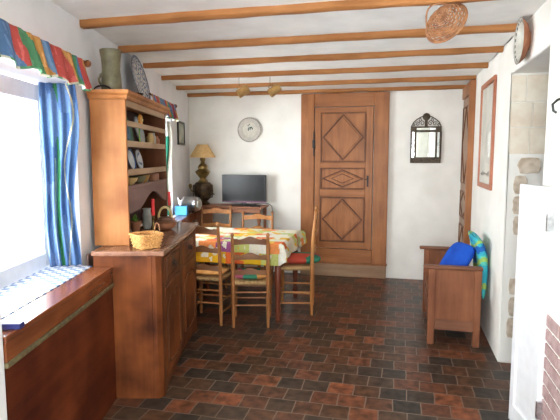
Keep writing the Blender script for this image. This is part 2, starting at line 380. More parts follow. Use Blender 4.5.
# ------------------------------------------------------------------ panelled door in the back wall
def door_back():
    t = struct_thing('door_1', (0, YB, 0)); t['label'] = 'oak door with diamond panels in wide plank surround'
    zz = lambda py: 2.19-(py-107)*.01285
    xx = lambda px: -1.093+(px-315)*.01272
    m = MB(); xL, xR_ = -1.262, -.15; lx0, lx1 = -1.088, -.332; lz0, lz1 = .36, 2.185
    m.box(xL, lx0, -.055, 0, .18, 2.352); m.box(lx1, xR_, -.055, 0, .18, 2.352)
    m.build('surround', M['door'], t, bevel=.006)
    m = MB(); m.box(lx0, lx1, -.05, 0, lz1, 2.352); m.box(lx0, lx1, -.05, 0, .18, lz0); m.build('surround_rail', M['door_x'], t, bevel=.005)
    lf = MB().box(lx0+.008, lx1-.008, -.045, -.002, lz0+.008, lz1-.008).build('door_leaf', M['door'], t, bevel=.003)
    y0 = -.058
    def frame(x0, x1, z0, z1, w, y=y0, mm=None):
        q = mm or MB()
        q.box(x0, x1, y, -.045, z0, z0+w); q.box(x0, x1, y, -.045, z1-w, z1); q.box(x0, x0+w, y, -.045, z0+w, z1-w); q.box(x1-w, x1, y, -.045, z0+w, z1-w); return q
    # stiles and rails stand proud, panels framed by dark mouldings
    m = MB(); P = [(321.5, 367, 113, 162), (321.5, 366, 167.5, 189), (321.5, 366, 196.5, 242)]
    X0, X1 = xx(P[0][0]), xx(P[0][1])
    zs = [(zz(a[3]), zz(a[2])) for a in P]
    m.box(lx0+.01, X0, -.056, -.045, lz0+.01, lz1-.01); m.box(X1, lx1-.01, -.056, -.045, lz0+.01, lz1-.01)
    m.build('stile', M['door'], t, bevel=.003)
    m = MB(); m.box(X0, X1, -.056, -.045, zs[0][1], lz1-.01); m.box(X0, X1, -.056, -.045, zs[1][1], zs[0][0]); m.box(X0, X1, -.056, -.045, zs[2][1], zs[1][0]); m.box(X0, X1, -.056, -.045, lz0+.01, zs[2][0])
    m.build('rail', M['door_x'], t, bevel=.003)
    for i, (z0, z1) in enumerate(zs):
        fm = frame(X0+.002, X1-.002, z0+.002, z1-.002, .016, -.064)
        xc, zc = (X0+X1)/2, (z0+z1)/2; hx, hz = (X1-X0)/2-.035, (z1-z0)/2-.03
        pts = [(xc-hx, zc), (xc, zc+hz), (xc+hx, zc), (xc, zc-hz)]
        for a in range(4):
            p, q = pts[a], pts[(a+1) % 4]
            fm.bar((p[0], -.052, p[1]), (q[0], -.052, q[1]), .020, .016, up=(0, 1, 0) if False else (0, 0, 1))
        if i == 1:
            for a in range(4):
                p, q = pts[a], pts[(a+1) % 4]; k = .55
                fm.bar((xc+(p[0]-xc)*k, -.05, zc+(p[1]-zc)*k), (xc+(q[0]-xc)*k, -.05, zc+(q[1]-zc)*k), .014, .010)
        fm.build('moulding', M['door_dark'], t, bevel=.002)
        d = MB(); d.prism([(xc+(a-xc)*.88, -.045, zc+(b-zc)*.88) for a, b in pts], (0, -.008, 0)); d.build('diamond_panel', M['door'], t, bevel=.003)
    m = MB(); hx = lx0-.004
    m.tube([(hx, -.068, zz(156)), (hx, -.068, zz(132))], .007, 8)
    m.lathe([(.0, -.01), (.01, 0), (0, .012)], (hx, -.068, zz(132)), seg=8); m.box(hx-.02, hx+.02, -.062, -.054, zz(148), zz(140))
    m.build('hinge', M['iron'], t)
    m = MB(); kx = xx(369.5)
    m.box(kx-.011, kx+.011, -.062, -.056, zz(186), zz(175)); m.build('lock_plate', M['iron'], t)
    m = MB(); m.tube([(kx, -.06, zz(178)), (kx, -.10, zz(178)), (kx-.03, -.095, zz(179))], .005, 8); m.build('handle', M['iron'], t, smooth=True)
    m = MB(); m.box(xL-.01, xR_+.01, -.075, 0, .165, .185); m.build('threshold_moulding', M['door'], t, bevel=.005)
    m = MB(); m.box(xL, xR_, -.062, 0, 0, .165); m.build('step_board', M['plinth'], t, bevel=.005)
door_back()
# ------------------------------------------------------------------ door in the right wall near the corner
def door_right():
    t = struct_thing('door_2', (XR, 0, 0)); t['label'] = 'greyish wooden side door with diamond mouldings and orange wood post'
    MB().box(-.062, 0, 5.66, 5.745, 0, 2.352).build('door_post', M['door'], t, bevel=.006)
    MB().box(-.058, 0, 5.745, 6.36, 2.22, 2.352).build('door_head', M['door'], t, bevel=.004)
    MB().box(-.03, 0, 5.75, YB-.01, 0, 2.22).build('door_leaf', M['door_grey'], t)
    m = MB()
    for z0, z1 in ((.2, .75), (.85, 1.15), (1.25, 2.12)):
        y0, y1 = 5.82, 6.40; yc, zc = (y0+y1)/2, (z0+z1)/2
        for a, b in (((y0, z0), (y1, z0)), ((y0, z1), (y1, z1)), ((y0, z0), (y0, z1)), ((y1, z0), (y1, z1)), ((yc, z0), (y0, zc)), ((y0, zc), (yc, z1)), ((yc, z1), (y1, zc)), ((y1, zc), (yc, z0))):
            m.bar((-.032, a[0], a[1]), (-.032, b[0], b[1]), .014, .018, up=(1, 0, 0))
    m.build('moulding', M['door_dark'], t, bevel=.002)
door_right()

# ------------------------------------------------------------------ window boards with wooden fronts
def board(n, s0, s1, lf, back, label, slab_l):
    t = thing('radiator_cover', label, 'radiator cover', W(lf, s0), YAW)
    d = s1-s0
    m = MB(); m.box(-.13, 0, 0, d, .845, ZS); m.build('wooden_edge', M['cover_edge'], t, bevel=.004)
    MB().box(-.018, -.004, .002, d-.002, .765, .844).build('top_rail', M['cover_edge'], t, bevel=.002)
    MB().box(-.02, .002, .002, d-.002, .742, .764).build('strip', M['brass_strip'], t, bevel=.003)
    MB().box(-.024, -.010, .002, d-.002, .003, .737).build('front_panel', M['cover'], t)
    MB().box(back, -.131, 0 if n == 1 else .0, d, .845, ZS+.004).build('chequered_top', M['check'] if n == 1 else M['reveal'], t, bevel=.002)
    return t
board(1, 1.84, 3.075, -1.042, -.40, 'red-brown wooden radiator cover with blue chequered top under the near window', 0)
board(2, 5.16, 6.35, -1.065, -.18, 'low wooden radiator cover under the far window behind the table', 0)
o = MB().box(-.05, .05, -.02, .02, 0, .022).build('box', M['navy'], bevel=.002)
tag(place(o, W(-1.075, 1.93, ZS+.0035), YAW), 'small navy blue box on the near end of the radiator cover', 'box')

# ------------------------------------------------------------------ dresser (base cabinet and open plate rack)
def dresser():
    S0 = 3.08; t = thing('dresser', 'tall oak dresser with open plate rack against the left wall', 'dresser', W(-.75, S0), YAW)
    D = 1.32; B = -.47; T = .935
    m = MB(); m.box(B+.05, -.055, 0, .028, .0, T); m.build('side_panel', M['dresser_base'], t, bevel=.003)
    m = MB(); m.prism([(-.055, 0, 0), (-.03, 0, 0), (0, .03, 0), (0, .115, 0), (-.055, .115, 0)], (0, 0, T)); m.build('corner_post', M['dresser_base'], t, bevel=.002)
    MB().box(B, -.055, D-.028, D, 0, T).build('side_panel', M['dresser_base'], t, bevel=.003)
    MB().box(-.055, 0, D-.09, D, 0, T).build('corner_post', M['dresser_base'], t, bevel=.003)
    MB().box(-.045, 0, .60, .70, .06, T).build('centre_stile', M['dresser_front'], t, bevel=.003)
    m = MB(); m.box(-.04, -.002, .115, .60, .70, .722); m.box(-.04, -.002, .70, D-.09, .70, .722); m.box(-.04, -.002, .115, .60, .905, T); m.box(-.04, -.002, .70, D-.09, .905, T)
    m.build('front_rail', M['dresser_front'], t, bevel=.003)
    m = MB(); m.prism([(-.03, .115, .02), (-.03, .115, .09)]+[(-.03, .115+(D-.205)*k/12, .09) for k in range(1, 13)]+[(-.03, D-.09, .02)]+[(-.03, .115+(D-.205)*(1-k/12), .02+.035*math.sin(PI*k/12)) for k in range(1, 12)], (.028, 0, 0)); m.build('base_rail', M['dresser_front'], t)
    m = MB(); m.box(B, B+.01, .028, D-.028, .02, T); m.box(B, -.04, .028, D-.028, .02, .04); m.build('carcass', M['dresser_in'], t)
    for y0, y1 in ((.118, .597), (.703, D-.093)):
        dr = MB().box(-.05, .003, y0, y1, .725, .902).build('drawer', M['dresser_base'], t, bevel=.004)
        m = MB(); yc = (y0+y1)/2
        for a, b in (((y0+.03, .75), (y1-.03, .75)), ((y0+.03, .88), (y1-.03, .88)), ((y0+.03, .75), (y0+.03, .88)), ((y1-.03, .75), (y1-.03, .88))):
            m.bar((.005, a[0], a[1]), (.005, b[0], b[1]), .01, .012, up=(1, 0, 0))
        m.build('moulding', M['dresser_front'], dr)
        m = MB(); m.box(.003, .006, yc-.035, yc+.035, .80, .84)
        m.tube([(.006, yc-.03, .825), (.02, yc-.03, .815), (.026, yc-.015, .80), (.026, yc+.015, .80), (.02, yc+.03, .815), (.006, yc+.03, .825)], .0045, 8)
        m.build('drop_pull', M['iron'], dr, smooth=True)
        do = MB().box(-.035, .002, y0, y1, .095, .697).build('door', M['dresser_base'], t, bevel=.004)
        m = MB(); e = .045; pts = []
        za, zb = .15, .62; ya, yb = y0+e, y1-e; w = yb-ya
        for k in range(25):
            u = k/24; pts.append((.006, ya+w*u, zb-.06+.06*math.sin(PI*u)**.6*(1-.35*math.cos(4*PI*u))*.9))
        for k in range(25):
            u = 1-k/24; pts.append((.006, ya+w*u, za+.03-.03*math.sin(PI*u)))
        m.tube(pts, .008, 6, closed=True); m.build('moulding', M['dresser_front'], do, smooth=True)
        m = MB(); kx = y0+.022 if y0 > .5 else y1-.022
        m.prism([(.003, kx-.012, .42), (.003, kx+.012, .42), (.003, kx+.016, .46), (.003, kx, .50), (.003, kx-.016, .46)], (.003, 0, 0)); m.build('escutcheon', M['iron'], do)
    MB().box(B+.045, .03, -.025, D+.04, T, .968).build('worktop', M['dresser_top'], t, bevel=.008)
    # rack, local coordinates: front plane l=-.99 -> x=-.24; wall side x=-.47 ; near side y=.17
    F = -.24; y0, y1 = .17, 1.30; z0 = .969; z1 = 1.918
    MB().box(B, F, y0, y0+.024, z0, z1).build('rack_side', M['dresser'], t, bevel=.003)
    MB().box(B, F, y1-.024, y1, z0, z1).build('rack_side', M['dresser_front'], t, bevel=.003)
    MB().box(B-.005, B+.008, y0+.024, y1-.024, z0, z1).build('rack_back', M['dresser_dark'], t)
    ov = [(0, 0), (.012, 0), (.02, .012), (.02, .02), (.035, .035), (.035, .055), (0, .055)]
    m = MB(); ring = []
    # cornice: moulded profile swept round the three visible sides
    for dx, dz in ov:
        ring.append([(B, y0-dx*1.4, z1+dz), (F+dx, y0-dx*1.4, z1+dz), (F+dx, y1+dx, z1+dz), (B, y1+dx, z1+dz)])
    vs = [p for r in ring for p in r]; fs = []
    for i in range(len(ring)-1):
        for k in range(4): fs.append((i*4+k, i*4+(k+1) % 4, (i+1)*4+(k+1) % 4, (i+1)*4+k))
    fs += [(0, 3, 2, 1), tuple(len(vs)-4+k for k in range(4))]
    m.add(vs, fs); m.build('cornice', M['dresser'], t)
    a, b = y0+.024, y1-.024
    for za, zb, nm, mm in ((1.875, 1.918, 'frieze_rail', 'dresser_pale'), (1.752, 1.787, 'guard_rail', 'dresser_pale')):
        MB().box(F-.022, F-.001, a, b, za, zb).build(nm, M[mm], t, bevel=.003)
    for z in (1.636, 1.447, 1.355):
        sh = MB().box(B+.01, F-.02, a, b, z-.016, z).build('shelf', M['dresser_in'], t)
        MB().box(F-.019, F-.001, a, b, z-.020, z+(.022 if z > 1.4 else .006)).build('shelf_edge', M['dresser_pale'] if z > 1.4 else M['dresser_in'], sh, bevel=.003)
    # arched fascia
    pts = [(a, 1.334), (b, 1.334), (b, 1.175)]
    for k in range(21):
        u = k/20; yy = b-.04-(b-a-.30)*u
        pts.append((yy, 1.185+.10*math.sin(PI*u)**1.5))
    pts.append((a, 1.172))
    MB().prism([(F-.022, y, z) for y, z in pts], (.018, 0, 0)).build('arched_fascia', M['dresser_in'], t)
    return t
dresser()
DT = .9695                                                     # top of the dresser worktop
SH = {1: 1.6365, 2: 1.4475, 3: 1.3555}

# ------------------------------------------------------------------ crockery
def paint(fn): return fn
white = (.72, .74, .74); blue = (.05, .12, .34)
def plate_prof(r): return [(0, .004), (r*.62, .004), (r*.72, .012), (r, .020), (r*1.0, .024), (r*.71, .017), (r*.6, .009), (0, .009)]
def wall_plate():
    cols = lambda rr, u: ((.40, .36, .32) if rr > .155 or (.145 < rr < .15) else (.30, .30, .29) if (.150 <= rr <= .155 and int(u*64) % 2) else (.70, .66, .58) if rr > .10 else (.80, .77, .66))
    r = .163; m = MB()
    pr = [(0, .006), (r*.6, .006), (r*.7, .018)]+[(r*(.7+.3*k/12), .018+.014*k/12) for k in range(1, 13)]
    m.lathe(pr, seg=96, col=cols, axis=(0, -1, 0)); m.lathe([(0, 0), (r*.62, 0), (r, .027), (r, .032)], seg=96, col=lambda a, u: (.45, .40, .34), axis=(0, -1, 0))
    t = thing('wall_plate', 'round painted ceramic plate hanging on the back wall left of the door', 'plate', (-1.965, YB-.004, 1.91))
    m.build('plate_body', M['glazed'], t, smooth=True)
    random.seed(5); f = MB()
    for k in range(13):
        a = random.uniform(0, 2*PI); rr = random.uniform(.0, .045); x, z = .006+rr*math.cos(a), .028+rr*math.sin(a)
        p = [(x+.010*math.cos(q*PI/3+a)*(1 if q % 2 else .5), -.0075, z+.012*math.sin(q*PI/3+a)) for q in range(6)]
        f.prism(p, (0, -.0012, 0), col=random.choice([(.05, .10, .09), (.08, .13, .16), (.10, .14, .06)]))
    f.build('painted_flower', M['glazed'], t)
wall_plate()
def stand_plate(l, s, z, r, label, colfn, group=None, tilt=14, name='plate', seg=48):
    """plate standing on edge against the rack's back, facing the room"""
    ax = Vector((math.cos(math.radians(tilt)), 0, math.sin(math.radians(tilt))))
    m = MB()
    pr = [(0, .006), (r*.3, .006), (r*.6, .007), (r*.72, .014), (r*.86, .018), (r*.94, .020), (r, .022), (r*.99, .018), (r*.7, .006), (r*.55, 0), (0, 0)]
    m.lathe(pr, axis=ax, seg=seg, col=colfn); o = m.build(name, M['glazed'], smooth=True)
    place(o, W(l, s, z+r*math.cos(math.radians(tilt))+.001+.0), YAW); return tag(o, label, 'plate', group)
green = (.16, .30, .20); lb = (.18, .32, .50)
stand_plate(-1.11, 3.60, SH[1], .115, 'green and blue painted plate nearest on the top shelf of the dresser rack', lambda r, u: green if r > .09 else lb if r > .05 else (.55, .6, .3))
stand_plate(-1.11, 3.93, SH[1], .112, 'pale grey plate standing on the top shelf of the dresser rack', lambda r, u: (.42, .48, .48) if r > .095 else (.62, .66, .66))
stand_plate(-1.10, 3.66, SH[2], .080, 'nearer white plate with a dark blue rim on the middle shelf of the rack', lambda r, u: blue if r > .066 else white, tilt=12)
stand_plate(-1.10, 3.86, SH[2], .078, 'farther white plate with blue sprigs on the middle shelf of the rack', lambda r, u: ((.20, .28, .42) if int(u*16) % 4 == 0 and r < .07 and r > .03 else white), tilt=12)
def jar(l, s, z, prof, mat, label, cat='jar', name='jar', group=None):
    m = MB(); m.lathe(prof, seg=24); o = m.build(name, M[mat], smooth=True); place(o, W(l, s, z+.0005), YAW); return tag(o, label, cat, group)
def bowl_prof(r, h): return [(0, 0), (r*.45, 0), (r*.5, .006), (r*.85, h*.55), (r, h), (r*.94, h), (r*.78, h*.55), (r*.4, .014), (0, .012)]
def jar_prof(r, h): return [(0, 0), (r*.8, 0), (r, h*.2), (r, h*.7), (r*.6, h*.86), (r*.7, h), (r*.5, h), (r*.5, h*.8), (0, h*.75)]
# orange flower-shaped ornament
t = thing('ornament', 'orange flower-shaped ornament between plates on the top rack shelf', 'ornament', W(-1.045, 3.76, SH[1]+.0005), YAW)
m = MB(); m.lathe([(0, 0), (.02, 0), (.02, .006), (.006, .012), (.005, .16)], seg=12); m.build('stem', M['leaf'], t, smooth=True)
m = MB()
for k in range(7):
    a = 2*PI*k/7; m.lathe([(0, -.012), (.016, -.006), (.018, 0), (.012, .01), (0, .012)], (.008, .026*math.cos(a), .185+.026*math.sin(a)), (1, 0, 0), 10)
m.build('petals', M['orange'], t, smooth=True)
MB().lathe([(0, -.014), (.018, -.008), (.018, .01), (0, .02)], (.012, 0, .185), (1, 0, 0), 14).build('flower_centre', M['ochre_glaze'], t, smooth=True)
jar(-1.05, 4.09, SH[1], jar_prof(.030, .105), 'ochre_glaze', 'ochre spice jar on the top rack shelf beside the pale grey plate')
jar(-1.05, 4.175, SH[1], jar_prof(.024, .11), 'grey_pot', 'thin whitish jar on the top rack shelf between the ochre and brown jars')
jar(-1.05, 4.26, SH[1], jar_prof(.034, .085), 'terracotta', 'squat reddish jar at the far end of the top rack shelf')
jar(-1.05, 3.50, SH[3], bowl_prof(.055, .05), 'ochre_glaze', 'ochre bowl nearest on the lowest rack shelf', 'bowl', 'bowl')
jar(-1.15, 3.62, SH[3], jar_prof(.028, .07), 'grey_pot', 'grey cup behind the bowls on the lowest rack shelf', 'cup', 'cup')
jar(-1.05, 3.70, SH[3], bowl_prof(.062, .055), 'stoneware', 'olive bowl second from the near end of the lowest rack shelf', 'bowl', 'bowl')
jar(-1.05, 3.85, SH[3], bowl_prof(.05, .06), 'mug', 'yellow-brown bowl in the middle of the lowest rack shelf', 'bowl', 'bowl')
jar(-1.07, 3.97, SH[3], jar_prof(.026, .06), 'grey_pot', 'small pale jar beyond the bowls on the lowest rack shelf')
o = MB().box(-.04, .04, -.08, .08, 0, .06).build('box', M['terracotta'], bevel=.008); tag(place(o, W(-1.06, 4.15, SH[3]+.0005), YAW), 'terracotta coloured box at the far end of the lowest rack shelf', 'box')
# --- on the worktop under the arch
t = thing('potted_plant', 'small terracotta pot with bright green leaves on the dresser worktop', 'plant', W(-1.125, 3.86, DT), YAW)
MB().lathe([(0, 0), (.03, 0), (.042, .07), (.047, .07), (.047, .085), (.038, .085), (.036, .07), (0, .068)]).build('pot', M['terracotta'], t, smooth=True)
m = MB(); random.seed(4)
for k in range(11):
    a = 2*PI*k/11+.3; el = random.uniform(.5, 1.2); L = random.uniform(.07, .10); d = Vector((math.cos(a)*math.cos(el)*.55, math.sin(a)*math.cos(el)*.8, math.sin(el)))
    sd = Vector((-math.sin(a), math.cos(a), 0)); b0 = Vector((0, 0, .07)); vs = []
    for j, (q, w) in enumerate(((0, .003), (.4, .012), (.75, .012), (1, .001))):
        c = b0+d*L*q+Vector((0, 0, -.02*q*q)); vs += [c-sd*w, c+sd*w, c+Vector((0, 0, .002))]
    fs = []
    for j in range(3): fs += [(j*3, j*3+1, j*3+4, j*3+3), (j*3+1, j*3+2, j*3+5, j*3+4), (j*3+2, j*3, j*3+3, j*3+5)]
    m.add(vs, fs)
m.build('leaves', M['leaf'], t, smooth=True)
jar(-1.085, 4.05, DT, [(0, 0), (.028, 0), (.036, .03), (.037, .10), (.030, .145), (.036, .165), (.031, .165), (.027, .14), (0, .1)], 'grey_pot', 'grey pottery vase under the arch on the dresser worktop', 'vase', 'vase')
def candle(l, s, hs, hc, label):
    t = thing('candlestick', label, 'candlestick', W(l, s, DT), YAW)
    MB().lathe([(0, 0), (.034, 0), (.034, .006), (.014, .014), (.008, .03), (.013, .04), (.007, .055), (.007, hs-.03), (.013, hs-.022), (.008, hs-.012), (.015, hs), (0, hs)], seg=20).build('stick', M['brass'], t, smooth=True)
    c = MB().lathe([(0, hs), (.0135, hs), (.0125, hs+hc), (.006, hs+hc+.003), (0, hs+hc)], seg=16).build('candle', M['red_wax'], t, smooth=True)
candle(-.985, 3.86, .13, .125, 'brass candlestick with a red candle in front of the arch on the dresser')
candle(-.945, 4.25, .17, .115, 'brass candlestick with a red candle at the far end of the dresser')
# covered bowl with arched handle
t = thing('covered_bowl', 'round brown covered bowl with an arched handle behind the wicker basket', 'bowl', W(-.925, 4.0, DT), YAW)
MB().lathe([(0, 0), (.05, 0), (.082, .025), (.09, .055), (.084, .06), (0, .058)], seg=32).build('bowl_body', M['terracotta'], t, smooth=True)
m = MB(); m.lathe([(.088, .058), (.092, .064), (.06, .078), (.055, .095), (.05, .10), (0, .102)], seg=32); m.build('lid', M['brown_glaze'], t, smooth=True)
m = MB(); m.tube([(.053*math.cos(PI*k/14), .0, .095+.085*math.sin(PI*k/14)) for k in range(15)], .010, 10); m.build('arched_handle', M['ochre_glaze'], t, smooth=True)
m = MB(); m.lathe([(0, 0), (.018, 0), (.02, .05), (.014, .055), (0, .055)], seg=16)
o = m.build('salt_shaker', M['steel'], smooth=True); tag(place(o, W(-.84, 4.13, DT), YAW), 'small silvery shaker beside the covered bowl on the dresser', 'shaker')
# woven basket helper
def weave(m, fn, rings, spokes, amp, r):
    """fn(v, ang) -> point, outward normal ; rings of strands passing in and out of the spokes"""
    for i in range(rings):
        v = i/(rings-1); pts = []
        n = spokes*4
        for k in range(n):
            a = 2*PI*k/n; p, q = fn(v, a); pts.append(p+q*amp*math.cos(a*spokes/2*1.0+PI*i))
        m.tube(pts, r, 5, closed=True)
def wicker_basket():
    t = thing('wicker_basket', 'pale square wicker basket on the near end of the dresser worktop', 'basket', W(-.862, 3.19, DT), YAW+math.radians(40))
    def fn(v, a):
        ca, sa = math.cos(a), math.sin(a); q = 1/((abs(ca)**7+abs(sa)**7)**(1/7)); R = .066+.020*v
        return Vector((ca*q*R, sa*q*R, .005+.078*v)), Vector((ca, sa, 0))
    m = MB(); weave(m, fn, 9, 16, .004, .0048)
    m.build('woven_side', M['wicker_pale'], t, smooth=True)
    m = MB(); m.box(-.06, .06, -.06, .06, 0, .006); m.build('base', M['wicker_pale'], t)
    m = MB(); m.tube([fn(1.0, 2*PI*k/64)[0]+Vector((0, 0, .006)) for k in range(64)], .006, 8, closed=True); m.build('rim', M['wicker_pale'], t, smooth=True)
    m = MB(); p0 = Vector((.081, -.03, .078)); m.tube([p0+Vector((0, .04-.04*math.cos(PI*k/12), .075*math.sin(PI*k/12))) for k in range(13)], .0028, 7); m.build('handle', M['wicker'], t, smooth=True)
wicker_basket()
# --- on top of the dresser
CT = 1.9735
t = thing('jug', 'tall olive stoneware jug on top of the dresser', 'jug', W(-1.115, 3.38, CT), YAW)
MB().lathe([(0, 0), (.060, 0), (.066, .02), (.064, .09), (.058, .15), (.062, .22), (.070, .272), (.066, .276), (.058, .22), (.053, .15), (.055, .05), (0, .02)], seg=36).build('jug_body', M['stoneware'], t, smooth=True)
m = MB(); m.tube([(-.06, .0, .05), (-.078, .0, .065), (-.082, 0, .09), (-.072, .0, .115), (-.056, 0, .125)], .009, 8); m.build('handle', M['stoneware'], t, smooth=True)
m = MB(); m.tube([(.055*math.cos(PI*k/16), 0, .03*math.sin(PI*k/16)) for k in range(17)], .006, 8)
o = m.build('iron_ring', M['iron'], smooth=True); tag(place(o, W(-1.15, 3.30, CT+.005), YAW), 'curved iron handle lying beside the jug on top of the dresser', 'handle')
def platter():
    t = thing('platter', 'oval blue and white patterned platter leaning on the wall above the dresser', 'platter', W(-1.215, 4.28, CT+.001), YAW)
    m = MB(); a, b = .26, .17; tl = math.radians(10); ro = math.radians(-32); zc = math.sqrt((a*math.sin(ro))**2+(b*math.cos(ro))**2)
    def fn(u, v):
        an = 2*PI*u; r = v; d = .02*r**3
        x = d; p = a*r*math.cos(an); q = b*r*math.sin(an); y = p*math.cos(ro)-q*math.sin(ro); z = zc+p*math.sin(ro)+q*math.cos(ro)
        return (x*math.cos(tl)-z*math.sin(tl)*.6+.055, y, z*math.cos(tl)+x*math.sin(tl)+.004)
    def col(u, v):
        if v > .93: return (.20, .24, .32)
        if v > .72: return (.16, .22, .34) if (int(u*40)+int(v*20)) % 2 else (.60, .62, .62)
        q = noise.noise(Vector((v*9*math.cos(2*PI*u), v*9*math.sin(2*PI*u), 0)))
        return (.16, .22, .34) if q > .12 else (.62, .64, .62)
    m.grid(fn, 80, 22, col); m.build('platter_body', M['glazed'], t, smooth=True, solid=.006)
platter()
jar(-1.05, 3.66, CT, bowl_prof(.07, .03), 'iron', 'low dark dish on top of the dresser beside the jug', 'dish', 'dish')

# ------------------------------------------------------------------ curtains
red = (.55, .09, .075); orn = (.58, .28, .08); blu = (.10, .20, .38); grn = (.09, .27, .13); lbl = (.17, .29, .46); yel = (.70, .60, .25); mar = (.28, .04, .07); crm = (.66, .66, .52)
def valance(s0, s1, l, label, seed, rodlabel):
    t = thing('valance', label, 'valance', W(l, s0), YAW); d = s1-s0; random.seed(seed)
    cs = []; pal = [orn, blu, blu, red, grn, orn, lbl, blu, red, red, orn, grn, blu, red, orn, mar]
    k = 0; pos = 0
    while pos < 1.3: cs.append((pos, pal[(k*1) % len(pal)])); pos += random.choice([.025, .035, .05, .075, .09]); k += 1
    def fn(u, v):
        y = u*d; amp = .004+.012*v
        x = amp*math.sin(y*62+1.6*math.sin(y*13)+v*1.5)+.016+.02*v
        drop = .165+.012*math.sin(y*26+1)
        return (x, y+.05*v-.03, 2.098-drop*v)
    def col(u, v):
        q = u-.05*v+.018*math.sin(v*5+u*20)+.03*v*math.sin(u*23); c = orn
        if v > .94: return crm if math.sin(u*60) > 0 else grn
        for p, cc in cs:
            if q >= p: c = cc
        if noise.noise(Vector((u*40, v*3, seed))) > .22: c = tuple(min(1, x*1.25+.05) for x in c)
        return c
    m = MB(); m.grid(fn, 260, 16, col); m.build('gathered_cloth', M['fabric'], t, smooth=True, solid=.002)
    m = MB(); m.tube([(0, -.02, 2.095), (0, d+.03, 2.095)], .009, 10)
    m.build('rod', M['door_dark'], t, smooth=True)
    m = MB(); m.lathe([(.009, 0), (.012, .006), (.008, .012), (.018, .024), (.022, .036), (.016, .048), (0, .054)], (0, d+.025, 2.095), (0, 1, 0), 18); m.build('finial', M['door_dark'], t, smooth=True)
    m = MB(); m.bar((0, d+.012, 2.095), (-.115, d+.012, 2.095), .012, .012); m.build('bracket', M['door_dark'], t)
valance(1.88, 2.95, -1.13, 'gathered valance of red, orange, blue and green stripes over the near window', 11, '')
valance(4.45, 5.42, -1.13, 'small striped valance over the far window beyond the dresser', 23, '')
def curtain(a, b, z0, z1, colf, label, folds=5, amp=.03):
    """hangs between the wall-frame points a and b = (l, s)"""
    d = math.hypot(b[0]-a[0], b[1]-a[1]); ang = math.atan2(-(b[0]-a[0]), b[1]-a[1])
    def fn(u, v):
        g = .72+.28*(1-v)*.6+.08*math.sin(v*8)
        y = d*(.5+(u-.5)*g); return (amp*math.sin(u*folds*2*PI+.8*math.sin(v*3))*(.7+.3*v), y+.01*math.sin(v*7), z1+(z0-z1)*v)
    m = MB(); m.grid(fn, 110, 70, colf); o = m.build('curtain', M['fabric'], smooth=True, solid=.002)
    return tag(place(o, W(*a), YAW+ang), label, 'curtain')
def cf1(u, v):
    c = lin(78, 112, 160)
    w = u+.02*math.sin(v*9)
    if .38 < w < .50: c = lin(52, 122, 78)
    elif .34 < w < .40: c = lin(70, 110, 170)
    if noise.noise(Vector((u*5, v*3, 2))) > .15: c = lin(104, 138, 182)
    q = abs(u-(.74+.12*math.sin(v*11)))
    if q < .02: c = lin(200, 195, 160)
    if w < .36 and noise.noise(Vector((u*3, v*4, 7))) > .1: c = lin(112, 140, 185)
    if .31 < w < .34 and v > .4: c = lin(165, 180, 190)
    return c
curtain((-1.425, 2.98), (-1.215, 3.055), .885, 1.985, cf1, 'blue patterned curtain with a green band beside the near window', 4, .016)
def cf2(u, v):
    if u > .84: return lin(185, 183, 170)
    if u > .3: return lin(30, 120, 95) if v > .15 else lin(200, 205, 200)
    return lin(40, 110, 130)
curtain((-1.42, 5.66), (-1.23, 5.74), .885, 1.95, cf2, 'green and white curtain beside the far window behind the dresser', 3, .015)

# small picture on the left wall
t = thing('picture', 'small dark-framed picture on the left wall near the corner', 'picture', W(-1.25, 6.13, 1.70), YAW)
m = MB(); m.box(.002, .022, 0, .40, 0, .025); m.box(.002, .022, 0, .40, .265, .29); m.box(.002, .022, 0, .025, .025, .265); m.box(.002, .022, .375, .40, .025, .265); m.build('frame', M['frame_dark'], t, bevel=.003)
MB().box(.002, .012, .025, .375, .025, .265).build('print', M['print2'], t)

# ------------------------------------------------------------------ tv console against the back wall
def console():
    t = thing('console_table', 'wooden console table under the television against the back wall', 'table', (-2.20, 6.26, 0))
    x0, x1, y0, y1 = -.50, .50, -.17, .19
    MB().box(x0, x1, y0, y1, .892, .915).build('top', M['console'], t, bevel=.006)
    MB().box(x0+.03, x1-.03, y0+.02, y0+.04, .835, .892).build('apron', M['console'], t, bevel=.003)
    for sx in (x0+.05, x1-.05):
        for sy in (y0+.045, y1-.03):
            MB().lathe([(0, 0), (.016, 0), (.022, .02), (.015, .05), (.021, .12), (.024, .45), (.018, .70), (.026, .74), (.022, .78), (.022, .89), (0, .89)], (sx, sy, .001), seg=14).build('leg', M['console'], t, smooth=True)
    MB().box(x0+.05, -.18, y0+.035, y0+.05, .45, .835).build('cupboard_door', M['console'], t, bevel=.004)
    MB().box(x0+.05, -.18, y0+.05, y1, .45, .47).build('shelf', M['console'], t, bevel=.003)
console()
def tv():
    t = thing('television', 'flat black television with violet lower edge on the console', 'television', (-1.995, 6.28, .9155), math.radians(2))
    MB().box(-.155, .155, -.08, .08, 0, .012).build('base', M['tv_black'], t, bevel=.005)
    m = MB(); m.box(-.03, .03, -.012, .012, .012, .06); m.build('neck', M['tv_black'], t)
    MB().box(-.298, .298, -.018, .028, .04, .402).build('housing', M['tv_black'], t, bevel=.008)
    MB().box(-.276, .276, -.0205, -.018, .075, .385).build('screen', M['tv_screen'], t)
    MB().box(-.296, .296, -.021, -.017, .041, .056).build('lower_bezel', M['tv_pink'], t)
tv()
m = MB(); m.box(-.07, .07, -.02, .02, 0, .018); o = m.build('remote_control', M['tv_black'], bevel=.006); tag(place(o, (-1.80, 6.13, .9155), .1), 'small black remote control on the console right of the television', 'remote control')
m = MB(); m.tube([(0, -.03, 0), (.10, -.02, .008), (.20, -.012, .0), (.24, -.01, -.03), (.25, -.006, -.12), (.255, -.006, -.30), (.26, -.006, -.9)], .005, 6)
